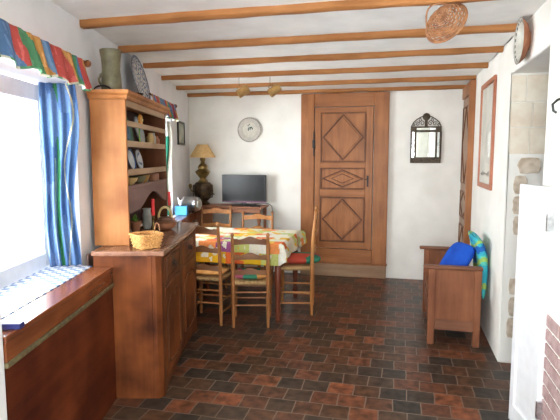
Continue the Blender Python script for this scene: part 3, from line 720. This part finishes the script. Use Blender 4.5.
o = m.build('cable', M['cord'], smooth=True); tag(place(o, (-1.90, 6.455, .926)), 'thin black cable trailing off the console behind the television', 'cable')
def lamp():
    t = thing('table_lamp', 'tall bronze table lamp with a tan shade in the corner', 'lamp', (-2.565, 6.27, .9155))
    MB().lathe([(0, 0), (.085, 0), (.09, .02), (.06, .035), (.055, .05), (.09, .08), (.118, .14), (.125, .20), (.122, .26), (.10, .29), (.085, .30), (0, .31)], seg=32).build('urn_body', M['bronze'], t, smooth=True)
    m = MB()
    for k in range(9):
        a = 2*PI*k/9; m.tube([(.127*math.cos(a), .127*math.sin(a), .10), (.134*math.cos(a), .134*math.sin(a), .18), (.127*math.cos(a), .127*math.sin(a), .26)], .006, 6)
    m.tube([(.125*math.cos(2*PI*k/32), .125*math.sin(2*PI*k/32), .262) for k in range(32)], .006, 6, closed=True)
    m.tube([(.121*math.cos(2*PI*k/32), .121*math.sin(2*PI*k/32), .10) for k in range(32)], .006, 6, closed=True)
    m.build('openwork', M['bronze'], t, smooth=True)
    MB().lathe([(0, .30), (.075, .30), (.045, .335), (.04, .35), (.06, .375), (.096, .425), (.102, .445), (.08, .455), (.06, .475), (.066, .50), (.05, .53), (.028, .55), (.026, .58), (.036, .59), (.036, .625), (0, .63)], seg=32).build('oil_font', M['brass'], t, smooth=True)
    m = MB(); m.tube([(-.11, -.02, .17), (-.155, -.03, .185), (-.17, -.03, .22)], .008, 8); m.lathe([(0, 0), (.012, 0), (.022, .02), (.018, .05), (.006, .06), (0, .06)], (-.17, -.03, .22), seg=14)
    m.build('side_arm', M['brass'], t, smooth=True)
    m = MB(); m.tube([(.11, -.02, .13), (.15, -.03, .15), (.17, -.03, .14)], .008, 8); m.build('spout', M['bronze'], t, smooth=True)
    s = MB().lathe([(.173, .628), (.172, .634), (.070, .80), (.067, .80), (.169, .634), (.170, .628)], seg=40).build('lamp_shade', M['shade'], t, smooth=True)
lamp()
# canister and tissues on the far radiator cover
t = thing('canister', 'shiny steel canister lying on its side below the lamp', 'canister', W(-1.085, 6.10, ZS+.0045), YAW+math.radians(-24))
MB().lathe([(0, -.12), (.075, -.12), (.088, -.105), (.09, -.09), (.09, .07), (.083, .095), (.06, .105), (0, .105)], (0, 0, .105), (1, 0, 0), 36).build('drum', M['steel'], t, smooth=True)
MB().lathe([(.05, .0), (.055, .01), (.05, .016), (0, .016)], (.105, 0, .105), (1, 0, 0), 28).build('end_cap', M['grey_pot'], t, smooth=True)
for a in (-.07, .05): MB().box(a-.012, a+.012, -.05, .05, 0, .028).build('foot', M['iron'], t, bevel=.004)
t = thing('tissue_box', 'bright blue tissue box with a white tissue sticking out', 'tissue box', W(-1.155, 5.84, ZS+.0045), YAW)
MB().box(-.068, .068, -.06, .06, 0, .105).build('carton', M['tissue_blue'], t, bevel=.003)
m = MB(); random.seed(2)
def tf(u, v):
    r = .012+.03*v*(.7+.3*math.sin(u*6*PI)); return (r*math.cos(2*PI*u)*1.1-.02+.01*v, r*math.sin(2*PI*u)*.6, .104+.085*v+.022*v*math.sin(u*4*PI+1))
m.grid(tf, 36, 8); m.build('tissue', M['tissue'], t, smooth=True, solid=.001)

# ------------------------------------------------------------------ table and cloth
TX0, TX1, TY0, TY1, TZ = -2.17, -1.065, 4.46, 5.34, .745
def table():
    t = thing('dining_table', 'mahogany coloured dining table under the patchwork cloth', 'table', ((TX0+TX1)/2, (TY0+TY1)/2, 0))
    hx, hy = (TX1-TX0)/2, (TY1-TY0)/2
    MB().box(-hx, hx, -hy, hy, TZ-.025, TZ).build('tabletop', M['table'], t, bevel=.006)
    m = MB(); k = .07
    for a in (-1, 1):
        m.box(-hx+k, hx-k, a*(hy-k)-.012, a*(hy-k)+.012, TZ-.125, TZ-.026); m.box(a*(hx-k)-.012, a*(hx-k)+.012, -hy+k, hy-k, TZ-.125, TZ-.026)
    m.build('apron', M['table'], t)
    for sx in (-1, 1):
        for sy in (-1, 1):
            MB().lathe([(0, 0), (.020, 0), (.026, .03), (.018, .06), (.030, .10), (.020, .14), (.024, .20), (.034, .40), (.030, .52), (.02, .54), (.036, .56), (.036, TZ-.026), (0, TZ-.026)], (sx*(hx-.036), sy*(hy-.036), .001), seg=18).build('leg', M['table'], t, smooth=True)
table()
def tablecloth():
    OV = .205; cx, cy = (TX0+TX1)/2, (TY0+TY1)/2; hx, hy = (TX1-TX0)/2+.006, (TY1-TY0)/2+.006
    random.seed(21)
    pal = [lin(232, 232, 205), lin(240, 236, 214), lin(205, 212, 120), lin(232, 110, 45), lin(238, 188, 30), lin(226, 226, 190), lin(196, 208, 140), lin(244, 150, 80), lin(238, 236, 220), lin(150, 75, 130)]
    wts = [5, 4, 2, 3.5, 3, 4, 2, 2.5, 4, .25]
    cells = {}
    def cell(i, j):
        if (i, j) not in cells:
            w_ = [.5, .5, 1, 4, 6, .5, .5, 2, .5, .2] if j <= -6 else wts
            cells[(i, j)] = random.choices(pal, w_)[0]
        return cells[(i, j)]
    LX, LY = hx+OV, hy+OV
    def col(u, v):
        x = (u*2-1)*LX; y = (v*2-1)*LY
        j = math.floor((y+.005)/.108); off = (j*37 % 10)/10*.17; i = math.floor((x+off)/.17)
        c = cell(i, j)
        n = noise.noise(Vector((x*14, y*14, 1.5)))
        if n > .42: c = pal[1]
        elif n < -.5: c = pal[4]
        return c
    def fn(u, v):
        x = (u*2-1)*LX; y = (v*2-1)*LY
        ox = max(0, abs(x)-hx); oy = max(0, abs(y)-hy); sx = 1 if x > 0 else -1; sy = 1 if y > 0 else -1
        px, py = min(abs(x), hx)*sx, min(abs(y), hy)*sy; z = TZ+.004
        if ox or oy:
            d = math.hypot(ox, oy) if (ox and oy) else max(ox, oy)
            dn = max(ox, oy)*(1-.25*min(ox, oy)/max(ox, oy, 1e-6))*(.72 if (sx > 0 and ox >= oy) else 1)
            out = .010*(1-math.exp(-d*60))+.02*min(1, d/.2)
            along = (x if oy > ox else y)
            out += min(1, d/.1)*.010*(1+math.sin(along*17+.6))
            if ox and oy:                                   # corner hangs in a point with a soft fold
                f = min(ox, oy)/max(ox, oy); out += .035*f
                px += sx*out*ox/d*1.2; py += sy*out*oy/d*1.2
            elif ox: px += sx*out
            else: py += sy*out
            z -= dn*.985
        else: z += .0012*math.sin(x*9)*math.sin(y*11)
        return (px, py, z)
    m = MB(); m.grid(fn, 150, 130, col); o = m.build('tablecloth', M['cloth'], smooth=True, solid=.0022)
    tag(place(o, (cx, cy, 0)), 'patchwork tablecloth in orange, yellow, lime and cream draped over the table', 'tablecloth')
tablecloth()

# ------------------------------------------------------------------ ladder-back chairs
def chair(label, loc, rot, Hh=.87, bw=.32, fw=.38, dp=.34, sz=.42, wood_='chair', slat='chair_dark', slats=3, lean=.05, low=.08):
    t = thing('dining_chair', label, 'chair', loc, rot, None)
    r = .0175
    for s in (-1, 1):
        x = s*bw/2; y = -dp/2
        prof = [(x, y, .001), (x, y, .12), (x, y, sz), (x, y-lean*.35, sz+(Hh-sz)*.5), (x, y-lean, Hh-.05)]
        mm = MB(); mm.tube(prof, [r*.72, r, r, r*.98, r*.85], 12)
        mm.lathe([(r*.85, 0), (r*.55, .008), (r*.9, .02), (r*1.0, .032), (r*.6, .046), (0, .05)], (x, y-lean, Hh-.052), seg=12)
        mm.build('rear_post', M[wood_], t, smooth=True)
        xf = s*fw/2
        MB().lathe([(0, 0), (r*.7, 0), (r*1.0, .06), (r*.7, .09), (r*1.1, .12), (r*1.1, sz-.05), (r*1.3, sz-.03), (r*1.2, sz+.004), (0, sz+.006)], (xf, dp/2, .001), seg=12).build('front_leg', M[wood_], t, smooth=True)
    # seat: woven rush with four triangular fields
    a, b = bw/2+.006, fw/2+.014; y0, y1 = -dp/2+.0, dp/2+.012
    m = MB()
    def sf(u, v):
        y = y0+(y1-y0)*v; hw = a+(b-a)*v; x = (u*2-1)*hw
        e = min(u, 1-u, v, 1-v); return (x, y, sz+.008-.012*math.exp(-e*26)-.004*(1-min(1, abs(u*2-1)+abs(v*2-1))))
    m.grid(sf, 16, 16); m.build('seat', M['rush'], t, smooth=True, solid=.028)
    m = MB()
    for z in (.14, .26): m.tube([(-fw/2, dp/2, z+.05), (fw/2, dp/2, z+.05)], .009, 8)
    m.tube([(-bw/2, -dp/2, .21), (bw/2, -dp/2, .21)], .009, 8); m.tube([(-bw/2, -dp/2, .33), (bw/2, -dp/2, .33)], .009, 8)
    for s in (-1, 1):
        for z in (.12, .23): m.tube([(s*bw/2, -dp/2, z), (s*fw/2, dp/2, z)], .009, 8)
    m.build('stretchers', M[wood_], t, smooth=True)
    for k in range(slats):
        f = (k+.62)/slats*(1.0) ; z0 = sz+low+(Hh-sz-.115-low)*k/(slats-1); hh = .062+(.010 if k == slats-1 else 0)
        yy = -dp/2-lean*(z0-sz)/(Hh-sz)
        top = [(-bw/2+bw*i/24, z0+hh*.70+.022*max(0, math.sin(PI*i/24))**1.6+(.008*math.cos(i/24*4*PI) if 3 < i < 21 else .004)) for i in range(25)]
        bot = [(bw/2-bw*i/24, z0+.012*math.sin(PI*i/24)) for i in range(25)]
        P = [(x, yy-.022*(1-(2*x/bw)**2)-.004, z) for x, z in top+bot]
        # curved slat built as a strip so it bows backwards
        m = MB(); n = 25; vs = []
        for i in range(n):
            xt, zt = top[i]; zb = bot[n-1-i][1]; yb = yy-.022*(1-(2*xt/bw)**2)
            vs += [(xt, yb-.006, zb), (xt, yb-.006, zt), (xt, yb+.006, zt), (xt, yb+.006, zb)]
        fs = []
        for i in range(n-1):
            for j in range(4): fs.append((i*4+j, i*4+(j+1) % 4, (i+1)*4+(j+1) % 4, (i+1)*4+j))
        fs += [(0, 1, 2, 3), tuple((n-1)*4+j for j in range(4))]
        m.add(vs, fs); m.build('back_slat', M[slat], t, bevel=.0015)
    return t
def at_frame(l, s): p = W(l, s); return p
# A: rear-right foot (-1.591,4.218), facing +Y ; B: feet (-1.448,4.197)-(-1.147,4.269)
chair('honey ladder-back chair with an ochre cushion, partly behind the dresser', (-1.735, 4.39, 0), math.radians(0), Hh=.965, bw=.32, fw=.335, dp=.32, sz=.43)
chair('ladder-back chair seen from behind with patchwork cushion, nearest the tile floor', (-1.330, 4.40, 0), YAW, Hh=.885, bw=.315, fw=.335, dp=.32, sz=.41)
chair('tall ladder-back chair at the right end of the table seen side on', (-1.0, 4.88, 0), math.radians(98), Hh=1.05, bw=.34, fw=.38, dp=.32, sz=.465, wood_='chair_red', slat='chair_red', lean=.035, low=.14)
chair('ladder-back chair behind the table, nearer the lamp and the radiator cover', (-2.19, 5.62, 0), math.radians(180+6), Hh=.96, bw=.37, fw=.40, dp=.30, sz=.43, wood_='chair', slat='chair_red')
chair('ladder-back chair behind the table in front of the television', (-1.655, 5.62, 0), math.radians(180+6), Hh=.90, bw=.36, fw=.40, dp=.30, sz=.42, slat='chair_red')
def cushion(w, d, h, colf, mat, label, loc, rot, nm='seat_cushion'):
    m = MB(); m.grid(cushion_fn(0, 0, h/2, w, d, h), 48, 20, colf); o = m.build(nm, M[mat], smooth=True)
    return tag(place(o, loc, rot), label, 'cushion')
pk = lin(190, 95, 120); tl_ = lin(60, 140, 110); oc = lin(226, 160, 90); rd = lin(200, 80, 60)
def pcol(cols, fx, fy):
    def f(u, v):
        a = 2*PI*u; x = math.cos(a)*math.cos(PI*(v-.5)); y = math.sin(a)*math.cos(PI*(v-.5))
        i = int((x+1.001)*fx/2); j = int((y+1.001)*fy/2); return cols[(i+j*2) % len(cols)]
    return f
cushion(.33, .33, .055, None, 'orange_cushion', 'flat ochre cushion on the chair beside the dresser', (-1.735, 4.40, .4535), 0)
cushion(.32, .33, .065, pcol([pk, tl_, oc], 3, 1), 'fabric', 'pink, green and ochre patchwork cushion on the chair seen from behind', (-1.338, 4.41, .4335), YAW)
cushion(.29, .46, .095, pcol([tl_, pk, rd, tl_, oc], 2, 3), 'fabric', 'red and green patchwork cushion on the chair at the right end of the table', (-.985, 4.885, .4885), math.radians(97))

# ------------------------------------------------------------------ bench on the right
def bench():
    t = thing('box_bench', 'old oak settle with high panelled ends against the right wall', 'bench', (.455, 4.64, 0))
    x0, x1 = -.205, .205; ya, yb = -.44, .45
    for y in (ya, yb):
        e = MB(); e.box(x0+.045, x1-.045, y+.010, y+.032, .155, .635); e.build('end_panel', M['bench'], t)
        m = MB(); m.box(x0, x0+.055, y, y+.045, .001, .64); m.build('front_post', M['bench'], t, bevel=.006)
        m = MB(); m.box(x1-.055, x1, y, y+.045, .001, .64); m.build('rear_post', M['bench'], t, bevel=.006)
        m = MB(); m.box(x0+.055, x1-.055, y+.002, y+.04, .13, .215); m.build('end_rail', M['bench_x'], t, bevel=.004)
        MB().box(x0-.045, x1+.005, y-.012, y+.058, .64, .668).build('arm', M['bench_x'], t, bevel=.010)
    MB().box(x0+.01, x1-.01, ya+.045, yb, .385, .41).build('seat_board', M['bench'], t, bevel=.004)
    MB().box(x0+.012, x0+.032, ya+.045, yb, .13, .384).build('front_panel', M['bench'], t, bevel=.004)
    MB().box(x1-.03, x1-.010, ya+.045, yb, .16, .384).build('back_panel', M['bench'], t, bevel=.004)
    m = MB()
    for k in range(4): m.box(x0+.004, x0+.012, ya+.08+k*.19, ya+.21+k*.19, .18, .35)
    m.build('carved_panels', M['bench_x'], t, bevel=.003)
bench()
# cushions: local pillow stood up and leaned
def lean_cushion(w, h, th, colf, mat, label, loc, rx, ry, rz, nm='cushion'):
    m = MB(); m.grid(cushion_fn(0, 0, 0, w, h, th), 56, 22, colf); o = m.build(nm, M[mat], smooth=True)
    R = Matrix.Rotation(rz, 4, 'Z') @ Matrix.Rotation(ry, 4, 'Y') @ Matrix.Rotation(rx, 4, 'X')
    o.matrix_world = Matrix.Translation(loc) @ R; return tag(o, label, 'cushion')
def aqua(u, v):
    a = 2*PI*u; x = math.cos(a)*math.cos(PI*(v-.5)); y = math.sin(a)*math.cos(PI*(v-.5))
    n = noise.noise(Vector((x*2.2+3, y*2.2, v*1.5)))
    if int((y+1)*5) % 3 == 0 and n > -.1: return lin(165, 205, 110)
    if n > .18: return lin(35, 105, 190)
    return lin(60, 185, 205) if n > -.15 else lin(85, 205, 195)
lean_cushion(.36, .38, .10, None, 'blue_cushion', 'plain cobalt blue cushion leaning on the bench', (.490, 4.56, .640), 0, math.radians(-58), math.radians(22))
def draped_cushion():
    path = [(.703, .36), (.704, .45), (.704, .54), (.700, .62), (.692, .70), (.680, .76), (.664, .81), (.645, .85), (.62, .88)]
    n = len(path); seg = 28; L = .24
    def fn(u, v):
        f = v*(n-1); i = min(int(f), n-2); t = f-i
        x = path[i][0]*(1-t)+path[i+1][0]*t; z = path[i][1]*(1-t)+path[i+1][1]*t
        dx, dz = path[i+1][0]-path[i][0], path[i+1][1]-path[i][1]; k = math.hypot(dx, dz); nx, nz = dz/k, -dx/k
        a = 2*PI*u; e = max(0, math.sin(PI*v))**.35; w = L*(.9+.1*e); th = .044*e+.002
        ca, sa = math.cos(a), math.sin(a)
        yy = w*math.copysign(abs(ca)**.6, ca); tt = th*math.copysign(abs(sa)**.8, sa)
        return (x+nx*tt, yy, z+nz*tt)
    def col(u, v):
        y = math.cos(2*PI*u)*.24; q = noise.noise(Vector((v*5+3, y*9, 1)))
        if abs(math.sin(v*9+y*6)) < .30: return lin(170, 208, 105)
        return lin(35, 105, 190) if q > .16 else (lin(60, 185, 205) if q > -.2 else lin(95, 210, 195))
    m = MB(); m.grid(fn, 48, 40, col); o = m.build('cushion', M['fabric'], smooth=True)
    tag(place(o, (0, 4.60, 0)), 'aqua, blue and lime patterned cushion flopped over the back of the bench', 'cushion')
draped_cushion()

# ------------------------------------------------------------------ on the walls
def wall_mirror():
    t = thing('wall_mirror', 'small dark ornate mirror with pierced crest on the back wall', 'mirror', (.295, YB-.002, 1.70))
    w, h0, h1 = .182, -.225, .225; b = .07
    m = MB(); m.box(-w, w, -.022, 0, h0, h0+b); m.box(-w, w, -.022, 0, h1-b, h1); m.box(-w, -w+.02, -.022, 0, h0+b, h1-b); m.box(w-.02, w, -.022, 0, h0+b, h1-b)
    for s in (-1, 1): m.box(s*(w-.058)-.011, s*(w-.058)+.011, -.024, 0, h0+b, h1-b)
    m.build('frame', M['mirror_frame'], t, bevel=.004)
    MB().box(-w+.069, w-.069, -.014, 0, h0+b, h1-b).build('mirror_glass', M['mirror'], t)
    for s in (-1, 1): MB().box(s*(w-.034)-.013, s*(w-.034)+.013, -.014, 0, h0+b, h1-b).build('side_mirror', M['mirror'], t)
    m = MB(); m.box(-w+.07, w-.07, -.024, -.0221, h1-.045, h1-.02); m.build('top_mirror', M['mirror'], t)
    # pierced crest of scrolls round a central shell
    m = MB()
    def scroll(cx, cz, r, a0, turns, sgn):
        m.tube([(cx+sgn*(r*(1-k/26))*math.cos(a0+turns*2*PI*k/22), -.008, cz+(r*(1-k/26))*math.sin(a0+turns*2*PI*k/22)) for k in range(23)], .0045, 6)
    for s in (-1, 1):
        scroll(s*.05, h1+.038, .034, 0, 1.3, s); scroll(s*.105, h1+.03, .028, .5, 1.3, s); scroll(s*.145, h1+.018, .018, 0, 1.2, s); scroll(s*.075, h1+.075, .024, 1, 1.2, s)
        m.tube([(s*.175, -.008, h1), (s*.15, -.008, h1+.05), (s*.11, -.008, h1+.085), (s*.06, -.008, h1+.115), (s*.03, -.008, h1+.12)], .006, 7)
    m.build('crest_scrolls', M['mirror_frame'], t, smooth=True)
    m = MB(); m.lathe([(0, 0), (.042, 0), (.045, .008), (.03, .018), (.02, .016), (0, .022)], (0, 0, h1+.115), (0, -1, 0), 24)
    for k in range(9):
        a = PI*k/8; m.tube([(0, -.018, h1+.10), (.045*math.cos(a), -.010, h1+.115+.045*math.sin(a))], .005, 6)
    m.box(-.018, .018, -.014, 0, h1, h1+.09); m.build('crest_shell', M['mirror_frame'], t, smooth=True)
wall_mirror()
def framed():
    t = thing('framed_print', 'tall pale print in a reddish wooden frame on the right wall', 'picture', (XR, 4.47, 1.27))
    d, h, w = .70, .95, .045; X = -.022
    m = MB(); m.box(X, -.001, 0, d, 0, w); m.box(X, -.001, 0, d, h-w, h); m.box(X, -.001, 0, w, w, h-w); m.box(X, -.001, d-w, d, w, h-w); m.build('frame', M['frame_red'], t, bevel=.005)
    MB().box(-.010, -.002, w, d-w, w, h-w).build('print', M['paper'], t)
    m = MB(); random.seed(8)
    for k in range(9):
        y = .12+.05*k; m.tube([(-.0105, y, .12+random.uniform(-.01, .01)), (-.0105, y+.03, .14+random.uniform(-.01, .02)), (-.0105, y+.05, .12)], .0022, 5)
    m.build('ink_scribble', M['ink'], t)
    MB().box(-.014, -.0135, w, d-w, w, h-w).build('pane', M['glass'], t)
framed()
t = thing('wall_bowl', 'shallow ceramic bowl mounted high on the right wall above the opening', 'bowl', (XR-.002, 3.44, 2.262))
rim = lambda r, u: ((.16, .17, .16) if (int(u*40) % 2 and .112 < r < .128) else (.30, .28, .24) if r >= .134 else (.62, .60, .52))
MB().lathe([(.05, .015), (.09, .03), (.108, .048), (.112, .05), (.12, .052), (.128, .054), (.134, .056), (.140, .057)], axis=(-1, 0, 0), seg=80, col=rim).build('painted_inside', M['glazed'], t, smooth=True)
MB().lathe([(0, .015), (.05, .015)], axis=(-1, 0, 0), seg=40, col=lambda r, u: (.5, .48, .40)).build('bowl_floor', M['glazed'], t, smooth=True)
MB().lathe([(0, 0), (.06, 0), (.065, .006), (.105, .02), (.130, .042), (.140, .057)], axis=(-1, 0, 0), seg=60).build('bowl_back', M['terracotta'], t, smooth=True)

# ------------------------------------------------------------------ hanging from the beams
def hook(m, x, y, z): m.tube([(x, y, z), (x, y, z-.05), (x+.008, y, z-.062), (x+.018, y, z-.055), (x+.018, y, z-.042)], .0028, 6)
def hanging_basket():
    bx, by = .214, 2.90; zt = 2.352
    t = thing('hanging_basket', 'round brown wicker basket hanging from the nearest ceiling beam', 'basket', (bx+.006, by-.0, 2.262))
    ax = Vector((-.25, .95, .15)).normalized()        # bowl opens away and up, its base shows to the room
    ax = Vector((.42, .78, -.30)).normalized(); A = Vector((.74, -.10, .66)); A = (A-ax*A.dot(ax)).normalized(); Bv = ax.cross(A)
    def fn(v, a):
        th = v*PI/2; r = .112*math.sin(th*.98+.03); hh = -.062*math.cos(th)
        p = A*math.cos(a)*r*1.02+Bv*math.sin(a)*r*.86+ax*hh; return p, (p+ax*.02).normalized()
    m = MB(); weave(m, fn, 15, 20, .0028, .0042); m.build('woven_bowl', M['wicker'], t, smooth=True)
    m = MB()
    for k in range(20):
        a = 2*PI*(k+.5)/20; m.tube([fn(q/8, a)[0] for q in range(9)], .003, 5)
    m.build('spokes', M['wicker'], t, smooth=True)
    m = MB(); m.tube([fn(1, 2*PI*k/48)[0] for k in range(48)], .0075, 8, closed=True); m.build('rim', M['wicker'], t, smooth=True)
    # handle: arch from rim to rim
    pa, pb = fn(1, math.radians(10))[0], fn(1, math.radians(190))[0]; top = Vector((-.085, -.03, .085))
    pts = []
    for k in range(15):
        u = k/14; p = pa*(1-u)+pb*u; pts.append(p+(top-(pa+pb)/2)*math.sin(PI*u)*1.0)
    m = MB(); m.tube(pts, .0048, 8); m.build('handle', M['wicker'], t, smooth=True)
    m = MB(); hook(m, bx, by, zt); o = m.build('hook', M['iron'], smooth=True); tag(o, 'iron hook in the nearest beam holding the wicker basket', 'hook')
hanging_basket()
def mug(x, label, roll, hl):
    y = 4.97; t = thing('mug', label, 'mug', (x, y, 2.222)); t['group'] = 'mugs hung from the beam'
    ax = Vector((math.cos(roll), -.35, math.sin(roll))).normalized()
    c = Vector((.012, 0, -.005)); L = .12; R = .045
    MB().lathe([(0, 0), (R*.92, 0), (R, .008), (R*.98, L), (R*.90, L), (R*.9, .012), (0, .01)], c-ax*L/2, ax, 26).build('mug_body', M['mug'], t, smooth=True)
    up = (Vector((0, 0, 1))-ax*ax.z).normalized(); m = MB()
    m.tube([c+ax*(-.032*math.cos(PI*k/12))+up*(R-.003+.034*math.sin(PI*k/12)) for k in range(13)], .005, 8); m.build('handle', M['mug'], t, smooth=True)
    m = MB(); hx = .012; topc = c+up*(R+.031)
    P = [(topc.x, topc.y, .128), (topc.x, topc.y, topc.z+.012), (topc.x+.006, topc.y, topc.z-.008), (topc.x-.006, topc.y, topc.z-.010)]
    o = MB().tube(P, .0025, 6).build('hook', M['iron'], smooth=True); place(o, (x, y, 2.222)); tag(o, hl, 'hook')
mug(-1.592, 'olive brown mug hanging from the beam, left of the pair', math.radians(-145), 'iron hook in the beam holding the left mug')
mug(-1.262, 'olive brown mug hanging from the beam, right of the pair', math.radians(-140), 'iron hook in the beam holding the right mug')

# ------------------------------------------------------------------ white half-height leaf in the right foreground
def gate():
    p0 = Vector((.735, 2.72, 0)); p1 = Vector((.674, 3.06, 0)); d = (p1-p0); L = d.length; a = math.atan2(d.y, d.x)
    t = thing('half_door', 'white painted half-height door leaf standing open in the right foreground', 'door', p0, a)
    T = .035; hh = 1.40; w = .055
    m = MB(); m.box(0, w, -T/2, T/2, .01, hh); m.box(L-w, L, -T/2, T/2, .01, hh); m.build('stile', M['white_paint'], t, bevel=.005)
    m = MB(); m.box(w, L-w, -T/2, T/2, hh-.07, hh); m.box(w, L-w, -T/2, T/2, .01, .12); m.box(w, L-w, -T/2, T/2, .62, .70); m.build('rail', M['white_paint'], t, bevel=.005)
    m = MB(); m.box(w, L-w, -.006, .006, .70, hh-.07); m.box(w, L-w, -.006, .006, .12, .62); m.build('panel', M['white_paint'], t)
    m = MB(); m.box(-.012, .004, -T/2-.004, T/2+.004, 1.18, 1.27); m.box(-.012, .004, -T/2-.004, T/2+.004, .2, .29); m.build('hinge', M['steel'], t)
gate()
m = MB(); m.tube([(0, 0, .03), (-.03, 0, .02), (-.05, 0, 0), (-.045, 0, -.03), (-.03, 0, -.04)], .006, 8); m.box(-.006, 0, -.012, .012, -.03, .05)
o = m.build('coat_hook', M['frame_dark'], smooth=True); tag(place(o, (XR-.001, 2.665, 1.80)), 'dark coat hook on the near right wall at the photo edge', 'hook')

# repeats share a group
GR = {'dining_chair': 'ladder-back chairs round the table', 'seat_cushion': 'cushions on the dining chairs', 'candlestick': 'candlesticks on the dresser',
      'plate': 'plates on the dresser rack', 'jar': 'jars on the dresser rack', 'valance': 'valances over the windows', 'curtain': 'curtains at the windows', 'hook': 'hooks in the beams'}
for o in C.objects:
    k = o.name.split('.')[0]
    if o.parent is None and k in GR and 'coat hook' not in o.get('label', '') and not o.get('group'): o['group'] = GR[k]

# ------------------------------------------------------------------ light
w = bpy.data.worlds.new('daylight'); bpy.context.scene.world = w; w.use_nodes = True
bg = w.node_tree.nodes['Background']; bg.inputs[0].default_value = (.91, .96, 1.0, 1); bg.inputs[1].default_value = 9.0
def portal(loc, rot, sx, sy):
    L = bpy.data.lights.new('portal', 'AREA'); L.shape = 'RECTANGLE'; L.size = sx; L.size_y = sy; L.cycles.is_portal = True
    o = bpy.data.objects.new('window_portal', L); C.objects.link(o); o.location = loc; o.rotation_euler = rot
for a, b in (W1, W2):
    portal(W(-1.56, (a+b)/2, (ZS+ZT)/2), (0, -PI/2, YAW), ZT-ZS, b-a)
portal((-.385, -1.62, 1.42), (PI/2, 0, 0), 1.43, 1.65)  # sampling portal for the added rear opening

# ------------------------------------------------------------------ camera
cam = bpy.data.cameras.new('camera'); co = bpy.data.objects.new('camera', cam); C.objects.link(co)
cam.sensor_width = 36; cam.lens = 36*500/560; cam.clip_start = .05
co.location = (0, 0, 1.55); co.rotation_euler = (PI/2-math.atan(53/500), 0, YAW)
sc = bpy.context.scene; sc.camera = co
sc.view_settings.view_transform = 'Standard'; sc.view_settings.look = 'None'; sc.view_settings.gamma = 1
sc.view_settings.exposure = 1.32
sc.cycles.use_denoising = True
sc.cycles.max_bounces = 10; sc.cycles.diffuse_bounces = 6; sc.cycles.sample_clamp_indirect = 8
